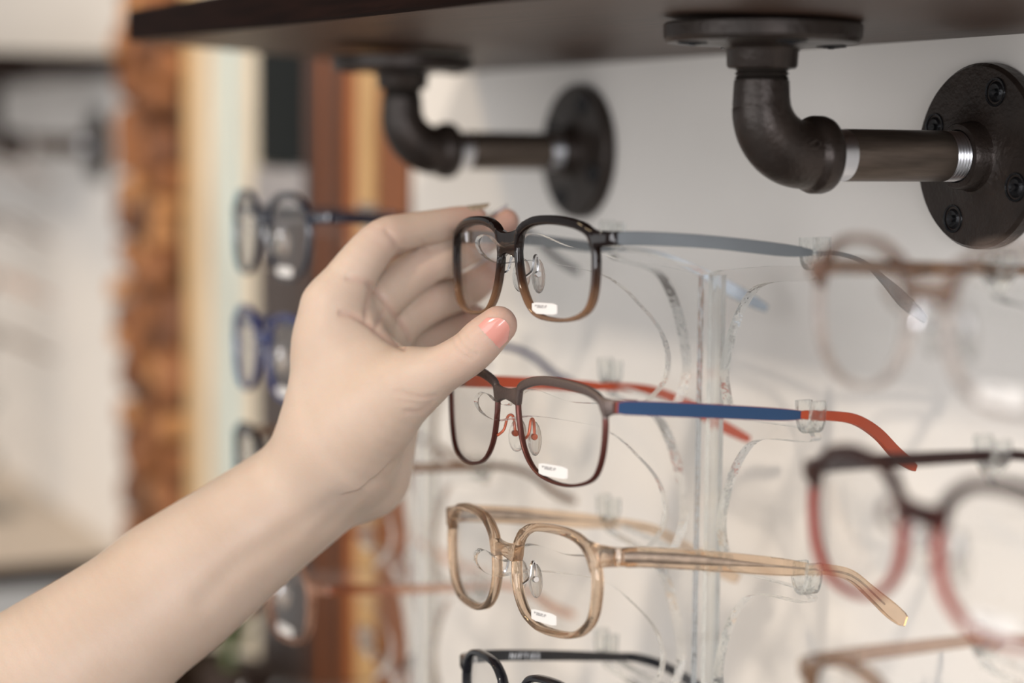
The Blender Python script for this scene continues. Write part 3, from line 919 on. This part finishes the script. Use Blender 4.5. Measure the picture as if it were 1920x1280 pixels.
tmp = bpy.data.objects.new('lettering_curve', td)
COL.objects.link(tmp)
bpy.context.view_layer.update()
lm = bpy.data.meshes.new_from_object(tmp.evaluated_get(bpy.context.evaluated_depsgraph_get()))
bpy.data.objects.remove(tmp)
to = bpy.data.objects.new('lettering', lm)
COL.objects.link(to); to.parent = far_t
_p0, _p1 = Vector((-0.0692, 0.0340, 0.0080)), Vector((-0.0743, 0.056, 0.0047))
_t = (_p1 - _p0).normalized(); _n = (Vector((1, 0, 0)) - _t * _t.x).normalized(); _u = _n.cross(_t)
to.matrix_local = Matrix(((_t.x, _u.x, _n.x, _p0.x + 0.0017), (_t.y, _u.y, _n.y, _p0.y), (_t.z, _u.z, _n.z, _p0.z), (0, 0, 0, 1)))
to['label'] = 'white block lettering NIFTIES'

# glasses on the other stands: same making, plainer sorts
def simple(w, h, n, mat, cx=35.5, rim=(3.4, 2.4, 2.4, 2.6), tmat=None, pads=True, sticker=True, hw=73, zt=11.0):
    k = cx - w / 2
    return dict(cx=cx, hole=superhole(w, h, n, 0.10), depth=4.2, half=hw, rim=rim, mat=mat, sag=6.5, bev=0.8,
                bridge=(zt + 1.2, zt - 4.0, zt - 6.0), end=(zt + 1.2, 5.0, hw), fuse=isinstance(mat, str) and mat.startswith('crystal'),
                pad=(k - 1.2, -3.0, 'chrome') if pads else None, sticker=(1, -2.0, -h / 2 + 4.0, 19.0, 5.2) if sticker else None,
                temple=dict(path=temple_path(hw, 13, zt + 1.2, 9.0, -20), h=[5.2, 5.2, 5.0, 4.0, 3.6, 3.8, 4.6, 4.4], t=[2.0] * 8, mat=[tmat or (mat if isinstance(mat, str) else mat[0])] * 2))
GL, GN, GF = 'blurred glasses on the left stand', 'blurred glasses on the right stand', 'faint glasses on the far left stand'
YG = -0.1900
def on_stand(label, x0, tier, sp, grp, roll=0.0):
    return glasses(label, (x0, YG, TZ[tier] - 0.009), sp, grp, roll)
on_stand('blurred black and navy round glasses with a white sticker, top row of the left stand', X_L, 0, simple(50, 44, 2.5, 'acetate_navy', rim=(3.6, 1.6, 1.8, 1.8)), GL)
on_stand('blurred deep blue glasses with a white sticker, just left of the wrist', X_L, 1, simple(51, 44, 2.4, 'acetate_blue'), GL)
on_stand('blurred black glasses mostly hidden by the wrist, brown temple behind it', X_L, 2, simple(50, 40, 2.6, 'acetate_black', tmat='acetate_tortoise'), GL)
on_stand('blurred rose crystal glasses below the forearm', X_L, 3, simple(51, 42, 2.8, 'crystal_rose'), GL)
on_stand('faint smoky crystal glasses, top row of the right stand', X_N, 0, dict(simple(52, 44, 2.4, ['crystal_smoke', 'crystal_pale'], rim=(2.6, 1.3, 1.5, 1.4), tmat='acetate_tortoise'), split=8.0), GN)
on_stand('blurred burgundy red glasses with a dark brow, second row of the right stand', X_N, 1,
         dict(simple(52, 42, 2.5, ['acetate_oxblood', 'acetate_burgundy'], rim=(3.8, 2.0, 3.0, 2.2)), split=9.0), GN)
on_stand('blurred dark brown glasses at the bottom right', X_N, 2, simple(50, 40, 2.6, 'acetate_tortoise', tmat='crystal_smoke'), GN)
for t, (m, lb) in enumerate((('crystal_smoke', 'pale smoky'), ('acetate_tortoise', 'brown tortoise'), ('crystal_rose', 'pinkish clear'), ('acetate_tortoise', 'darker brown tortoise'))):
    gf = on_stand('very blurred %s glasses in row %s of the far left stand' % (lb, ('one', 'two', 'three', 'four')[t]), X_F, t, simple(50, 40, 2.6, m, pads=False, sticker=False), GF); gf.location.z += 0.026

# ------------------------------------------------------------------ the hand and forearm (one continuous skin)
HAND = {
  'forearm': [(-0.2005,-0.4460,-0.2941,0.0413), (-0.1944,-0.3995,-0.2607,0.0399), (-0.1885,-0.3599,-0.2365,0.0373), (-0.1835,-0.3269,-0.2135,0.0329), (-0.1793,-0.3006,-0.1938,0.0289), (-0.1735,-0.2731,-0.1731,0.0253), (-0.1670,-0.2495,-0.1550,0.0240), (-0.1609,-0.2344,-0.1421,0.0233)],
  'wrist_u': [(-0.1851,-0.2989,-0.1951,0.0268), (-0.1789,-0.2451,-0.1597,0.0210), (-0.1780,-0.2160,-0.1490,0.0180)],
  'meta_i': [(-0.1580,-0.2406,-0.1359,0.0195), (-0.1576,-0.2398,-0.1046,0.0159), (-0.1584,-0.2362,-0.0701,0.0129)],
  'meta_m': [(-0.1654,-0.2295,-0.1401,0.0187), (-0.1650,-0.2258,-0.1061,0.0156), (-0.1663,-0.2220,-0.0771,0.0130)],
  'meta_r': [(-0.1741,-0.2208,-0.1444,0.0190), (-0.1726,-0.2130,-0.1124,0.0153), (-0.1740,-0.2083,-0.0880,0.0127)],
  'meta_p': [(-0.1778,-0.2113,-0.1493,0.0181), (-0.1794,-0.2016,-0.1212,0.0155), (-0.1814,-0.1965,-0.1004,0.0118)],
  'thenar': [(-0.1451,-0.2355,-0.1277,0.0239), (-0.1309,-0.2269,-0.1152,0.0186), (-0.1169,-0.2159,-0.1005,0.0127)],
  'web': [(-0.1405,-0.2267,-0.1092,0.0172), (-0.1567,-0.2361,-0.0855,0.0138)],
  'web2': [(-0.1309,-0.2193,-0.1007,0.0121), (-0.1568,-0.2278,-0.0882,0.0123)],
  'thumb': [(-0.1169,-0.2159,-0.1005,0.0127), (-0.1036,-0.2078,-0.0936,0.0104), (-0.0928,-0.2003,-0.0859,0.0096), (-0.0888,-0.1955,-0.0798,0.0094), (-0.0855,-0.1898,-0.0735,0.0081)],
  'index': [(-0.1584,-0.2362,-0.0701,0.0129), (-0.1572,-0.2257,-0.0535,0.0109), (-0.1589,-0.2126,-0.0403,0.0093), (-0.1604,-0.1992,-0.0369,0.0083), (-0.1620,-0.1839,-0.0347,0.0078), (-0.1633,-0.1725,-0.0326,0.0070), (-0.1637,-0.1641,-0.0315,0.0059)],
  'middle': [(-0.1663,-0.2220,-0.0771,0.0130), (-0.1654,-0.2061,-0.0641,0.0106), (-0.1661,-0.1894,-0.0534,0.0097), (-0.1658,-0.1766,-0.0490,0.0088), (-0.1664,-0.1655,-0.0444,0.0083), (-0.1671,-0.1542,-0.0381,0.0075), (-0.1671,-0.1465,-0.0332,0.0064)],
  'ring': [(-0.1740,-0.2083,-0.0880,0.0127), (-0.1725,-0.1937,-0.0765,0.0104), (-0.1724,-0.1811,-0.0704,0.0094), (-0.1731,-0.1704,-0.0674,0.0086), (-0.1740,-0.1604,-0.0640,0.0080), (-0.1745,-0.1510,-0.0576,0.0069)],
  'pinky': [(-0.1814,-0.1965,-0.1004,0.0118), (-0.1794,-0.1839,-0.0919,0.0090), (-0.1783,-0.1739,-0.0866,0.0080), (-0.1788,-0.1649,-0.0829,0.0074), (-0.1785,-0.1567,-0.0790,0.0063)],
}
CREASES = [
  ([(-0.1417,-0.2390,-0.0715), (-0.1395,-0.2348,-0.0722), (-0.1360,-0.2287,-0.0761), (-0.1316,-0.2211,-0.0825), (-0.1278,-0.2143,-0.0862)], 0.00098, 0.00143),
  ([(-0.1523,-0.2202,-0.0633), (-0.1524,-0.2219,-0.0700), (-0.1519,-0.2222,-0.0764)], 0.00068, 0.00121),
  ([(-0.1491,-0.2156,-0.0711), (-0.1496,-0.2174,-0.0759), (-0.1496,-0.2184,-0.0797)], 0.00068, 0.00121),
  ([(-0.1508,-0.2316,-0.0570), (-0.1486,-0.2274,-0.0579), (-0.1463,-0.2232,-0.0598)], 0.00075, 0.00132),
  ([(-0.1556,-0.2194,-0.0605), (-0.1529,-0.2153,-0.0659), (-0.1496,-0.2102,-0.0737), (-0.1468,-0.2062,-0.0808), (-0.1452,-0.2045,-0.0879)], 0.00090, 0.00132),
  ([(-0.1528,-0.2129,-0.0360), (-0.1508,-0.2098,-0.0403), (-0.1492,-0.2079,-0.0459)], 0.00068, 0.00132),
  ([(-0.1491,-0.1976,-0.0408), (-0.1477,-0.1955,-0.0446)], 0.00038, 0.00132),
  ([(-0.0886,-0.2103,-0.0770), (-0.0877,-0.2095,-0.0819), (-0.0858,-0.2066,-0.0854), (-0.0839,-0.2030,-0.0872)], 0.00034, 0.00088),
  ([(-0.0876,-0.2080,-0.0761), (-0.0862,-0.2064,-0.0812), (-0.0841,-0.2029,-0.0845), (-0.0831,-0.2011,-0.0854)], 0.00038, 0.00088),
  ([(-0.0868,-0.2062,-0.0751), (-0.0854,-0.2043,-0.0796), (-0.0835,-0.2012,-0.0822)], 0.00026, 0.00088),
  ([(-0.1078,-0.2274,-0.1028), (-0.1028,-0.2179,-0.1052), (-0.1000,-0.2121,-0.1045)], 0.00034, 0.00121),
  ([(-0.1051,-0.2238,-0.1114), (-0.1026,-0.2189,-0.1114), (-0.1008,-0.2145,-0.1086)], 0.00038, 0.00121),
  ([(-0.1066,-0.2259,-0.1069), (-0.1024,-0.2178,-0.1082), (-0.1003,-0.2132,-0.1068)], 0.00022, 0.00110),
  ([(-0.1478,-0.2305,-0.1520), (-0.1439,-0.2214,-0.1459), (-0.1409,-0.2134,-0.1371)], 0.00083, 0.00330),
  ([(-0.1407,-0.2392,-0.1541), (-0.1443,-0.2479,-0.1603), (-0.1521,-0.2662,-0.1729), (-0.1583,-0.2810,-0.1836), (-0.1626,-0.2924,-0.1966)], 0.00098, 0.00550),
  ([(-0.1459,-0.2269,-0.1531), (-0.1493,-0.2358,-0.1620), (-0.1528,-0.2446,-0.1711)], 0.00068, 0.00330),
]

HAND['forearm'].insert(0, (-0.2090, -0.5300, -0.3540, 0.0430))
def capsule_chain(D, X, Y, Z, org, h, chain, k=0.004):
    """distance to a chain of tapered capsules, evaluated only near it"""
    pts = np.array(chain)
    dense = np.array(spline(pts, 8 if len(pts) == 9 else 4))
    r = pts[:, 3].max() + 0.022
    lo = np.floor((pts[:, :3].min(0) - r - org) / h).astype(int).clip(0); hi = (np.ceil((pts[:, :3].max(0) + r - org) / h).astype(int) + 1)
    sl = tuple(slice(a, b) for a, b in zip(lo, hi))
    x, y, z = X[sl[0], None, None], Y[None, sl[1], None], Z[None, None, sl[2]]
    best = None
    for a, b in zip(dense[:-1], dense[1:]):
        ba = b[:3] - a[:3]; L = float(ba @ ba) + 1e-12
        px, py, pz = x - a[0], y - a[1], z - a[2]
        t = np.clip((px * ba[0] + py * ba[1] + pz * ba[2]) / L, 0, 1)
        d = np.sqrt((px - t * ba[0]) ** 2 + (py - t * ba[1]) ** 2 + (pz - t * ba[2]) ** 2) - (a[3] + t * (b[3] - a[3]))
        best = d if best is None else np.minimum(best, d)
    D[sl] = best.astype(np.float32)
    return sl

def smin(a, b, k):
    hh = np.maximum(k - np.abs(a - b), 0) / k
    return np.minimum(a, b) - hh * hh * k * 0.25

def surface_nets(G, org, h):
    inside = G < 0
    nx, ny, nz = G.shape
    c = [inside[i:nx - 1 + i, j:ny - 1 + j, k:nz - 1 + k] for i in (0, 1) for j in (0, 1) for k in (0, 1)]
    s = sum(q.astype(np.int8) for q in c)
    cells = np.argwhere((s > 0) & (s < 8))
    idx = -np.ones((nx - 1, ny - 1, nz - 1), np.int32)
    idx[tuple(cells.T)] = np.arange(len(cells))
    acc = np.zeros((len(cells), 3)); cnt = np.zeros(len(cells))
    corners = [np.array((i, j, k)) for i in (0, 1) for j in (0, 1) for k in (0, 1)]
    for a in range(8):
        for b in range(a + 1, 8):
            if np.abs(corners[a] - corners[b]).sum() != 1: continue
            ga = G[tuple((cells + corners[a]).T)]; gb = G[tuple((cells + corners[b]).T)]
            m = (ga < 0) != (gb < 0)
            t = np.where(m, ga / np.where(m, ga - gb, 1), 0)[:, None]
            p = corners[a] * (1 - t) + corners[b] * t
            acc[m] += p[m]; cnt[m] += 1
    V = (cells + acc / cnt[:, None]) * h + org
    F = []
    for ax in range(3):
        o = [0, 0, 0]; o[ax] = 1
        A = inside[:nx - o[0], :ny - o[1], :nz - o[2]]; B = inside[o[0]:, o[1]:, o[2]:]
        e = np.argwhere(A != B)
        u, w = [(1, 2), (2, 0), (0, 1)][ax]
        ok = (e[:, u] > 0) & (e[:, w] > 0) & (e[:, u] < G.shape[u] - 1) & (e[:, w] < G.shape[w] - 1)
        e = e[ok]
        du = np.zeros(3, int); du[u] = 1; dw = np.zeros(3, int); dw[w] = 1
        q = np.stack([idx[tuple((e - du - dw).T)], idx[tuple((e - dw).T)], idx[tuple(e.T)], idx[tuple((e - du).T)]], 1)
        fl = ~A[tuple(e.T)]
        q[fl] = q[fl][:, ::-1]
        F.append(q[(q >= 0).all(1)])
    return V, np.concatenate(F)

def smooth_mesh(V, F, it=3, lam=0.5):
    e = np.concatenate([F[:, [0, 1]], F[:, [1, 2]], F[:, [2, 3]], F[:, [3, 0]]]); e = np.concatenate([e, e[:, ::-1]])
    n = len(V); deg = np.bincount(e[:, 0], minlength=n)[:, None]
    for _ in range(it):
        S = np.stack([np.bincount(e[:, 0], weights=V[e[:, 1], k], minlength=n) for k in range(3)], 1) / deg
        V = V + lam * (S - V)
        S = np.stack([np.bincount(e[:, 0], weights=V[e[:, 1], k], minlength=n) for k in range(3)], 1) / deg
        V = V - lam * 1.02 * (S - V) * 0.9
    return V

H = 0.0010
ORG = np.array((-0.262, -0.585, -0.410)); TOP = np.array((-0.070, -0.128, -0.012))
dims = np.ceil((TOP - ORG) / H).astype(int) + 1
GX, GY, GZ = [(ORG[k] + H * np.arange(dims[k])).astype(np.float32) for k in range(3)]
def field(chain):
    D = np.full(dims, 0.05, np.float32); capsule_chain(D, GX, GY, GZ, ORG, H, chain); return D
palm = field(HAND['forearm'])
for nm, k in (('wrist_u', .016), ('meta_i', .014), ('meta_m', .012), ('meta_r', .012), ('meta_p', .012), ('thenar', .016), ('web', .014), ('web2', .012)):
    palm = smin(palm, field(HAND[nm]), k)
thumb = smin(palm, field(HAND['thumb']), .010)
total = thumb
for nm, k in (('index', .007), ('middle', .006), ('ring', .006), ('pinky', .006)):
    total = smin(total, smin(palm, field(HAND[nm]), k), .0012)
HV, HF = surface_nets(total, ORG, H)
del palm, thumb, total
HV = smooth_mesh(HV, HF, 4)
def vnormals(V, F):
    n = np.cross(V[F[:, 2]] - V[F[:, 0]], V[F[:, 3]] - V[F[:, 1]])
    N = np.zeros_like(V)
    for k in range(4):
        for c in range(3): N[:, c] += np.bincount(F[:, k], weights=n[:, c], minlength=len(V))
    return N / (np.linalg.norm(N, axis=1)[:, None] + 1e-12)
HN = vnormals(HV, HF)
side_dir = np.array((0.8907, -0.4441, 0.0968))           # the thumb side of this hand, where the skin folds are cut
if HN[np.argmax(HV @ side_dir)] @ side_dir < 0: HN = -HN
fold = np.zeros(len(HV))
for pts, cut, sig in CREASES:
    sel = np.where((HN @ side_dir > 0.05))[0]
    P_ = np.array(spline(pts, 6)); best = np.full(len(sel), 1.0)
    for a, b in zip(P_[:-1], P_[1:]):
        w = HV[sel] - a; depth_off = w @ side_dir; w = w - depth_off[:, None] * side_dir
        ba = b - a; ba = ba - (ba @ side_dir) * side_dir
        t = np.clip(w @ ba / (ba @ ba), 0, 1)
        d = np.linalg.norm(w - t[:, None] * ba, axis=1)
        d[np.abs(depth_off) > 0.02] = 1.0
        best = np.minimum(best, d)
    g = np.exp(-(best / sig) ** 2)
    if sig < 0.0025: fold[sel] = np.maximum(fold[sel], g * min(1, cut / 0.001))
    HV[sel] -= HN[sel] * (cut * g)[:, None]
person = empty('person', tuple(HV.mean(0)))
tag(person, 'bare left hand and forearm reaching in from the lower left, pinching the brown glasses', 'person')
org = np.array(person.location)
me = bpy.data.meshes.new('arm_and_hand')
me.from_pydata((HV - org).tolist(), [], HF.tolist())
me.materials.append(MATS['skin'])
me.polygons.foreach_set('use_smooth', [True] * len(me.polygons))
fl = np.zeros(len(HV))
for nm, rad, amt in (('index', 0.016, 0.55), ('middle', 0.016, 0.6), ('ring', 0.016, 0.6), ('pinky', 0.014, 0.6), ('thumb', 0.013, 0.5)):
    tip = np.array(HAND[nm][-1][:3]); d = np.linalg.norm(HV - tip, axis=1)
    fl = np.maximum(fl, amt * np.exp(-(d / rad) ** 2))
    for q in HAND[nm][2:3]:
        d = np.linalg.norm(HV - np.array(q[:3]), axis=1); fl = np.maximum(fl, 0.22 * np.exp(-(d / 0.012) ** 2))
fl = np.maximum(fl, 0.30 * fold)
at = me.attributes.new('flush', 'FLOAT', 'POINT'); at.data.foreach_set('value', fl.astype(np.float32))
me.update()
arm = bpy.data.objects.new('arm_and_hand', me); COL.objects.link(arm); arm.parent = person
arm['label'] = 'fair bare skin of the forearm, hand and fingers'

def nail(p_base, p_tip, facing, radius, length, width, mat, over=0.0, lift=0.0006):
    """curved nail plate along the last finger bone, turned towards facing"""
    a = Vector(p_base); b = Vector(p_tip); T = (b - a).normalized()
    N = Vector(facing); N = (N - T * N.dot(T)).normalized(); S = T.cross(N)
    nu, nv = 12, 10
    v, f = [], []
    for lay in (0, 1):
        for i in range(nu + 1):
            u = i / nu
            along = -length * 0.74 + length * u
            wfac = (1 - max(0, (abs(u - 0.5) - 0.28) / 0.22) ** 2 * 0.22)
            for j in range(nv + 1):
                t = (j / nv - 0.5) * 2 * wfac
                ang = t * width / (2 * radius)
                bow = length * (0.16 * (1 - u) - 0.20 * u) * (j / nv * 2 - 1) ** 2
                r = radius + lift - lay * 0.0007 - 0.0012 * max(0, u - 0.75)
                end = over * max(0, u - 0.7) / 0.3 * (1 - 0.25 * t * t)
                v.append(b + T * (along + end + bow) + N * (r * math.cos(ang)) + S * (r * math.sin(ang)))
    k = (nu + 1) * (nv + 1); w = nv + 1
    for i in range(nu):
        for j in range(nv):
            q = i * w + j
            f += [(q, q + 1, q + w + 1, q + w), (k + q, k + q + w, k + q + w + 1, k + q + 1)]
    for i in range(nu):
        for j in (0, nv):
            q = i * w + j; f.append((q, q + w, k + q + w, k + q))
    for j in range(nv):
        for i in (0, nu):
            q = i * w + j; f.append((q, q + 1, k + q + 1, k + q))
    return link('fingernail', [p - Vector(person.location) for p in v], f, mat, person, True, None, 60)
th = HAND['thumb']; ix = HAND['index']; mi = HAND['middle']; ri = HAND['ring']
n1 = nail(th[-2][:3], th[-1][:3], (0.85, -0.50, -0.20), th[-1][3] + 0.0004, 0.0170, 0.0140, 'nail_pink')
n1['label'] = 'glossy pink thumbnail'
n2 = nail(ix[-2][:3], ix[-1][:3], (-0.05, -0.05, 1), ix[-1][3], 0.013, 0.0095, 'nail_glitter', over=0.005)
n2['label'] = 'long index fingernail with gold glitter'
nail(mi[-2][:3], mi[-1][:3], (-0.3, 0.3, 0.9), mi[-1][3], 0.012, 0.0095, 'nail_grey', over=0.003)
nail(ri[-2][:3], ri[-1][:3], (-0.3, 0.3, 0.9), ri[-1][3], 0.012, 0.0095, 'nail_grey', over=0.003)
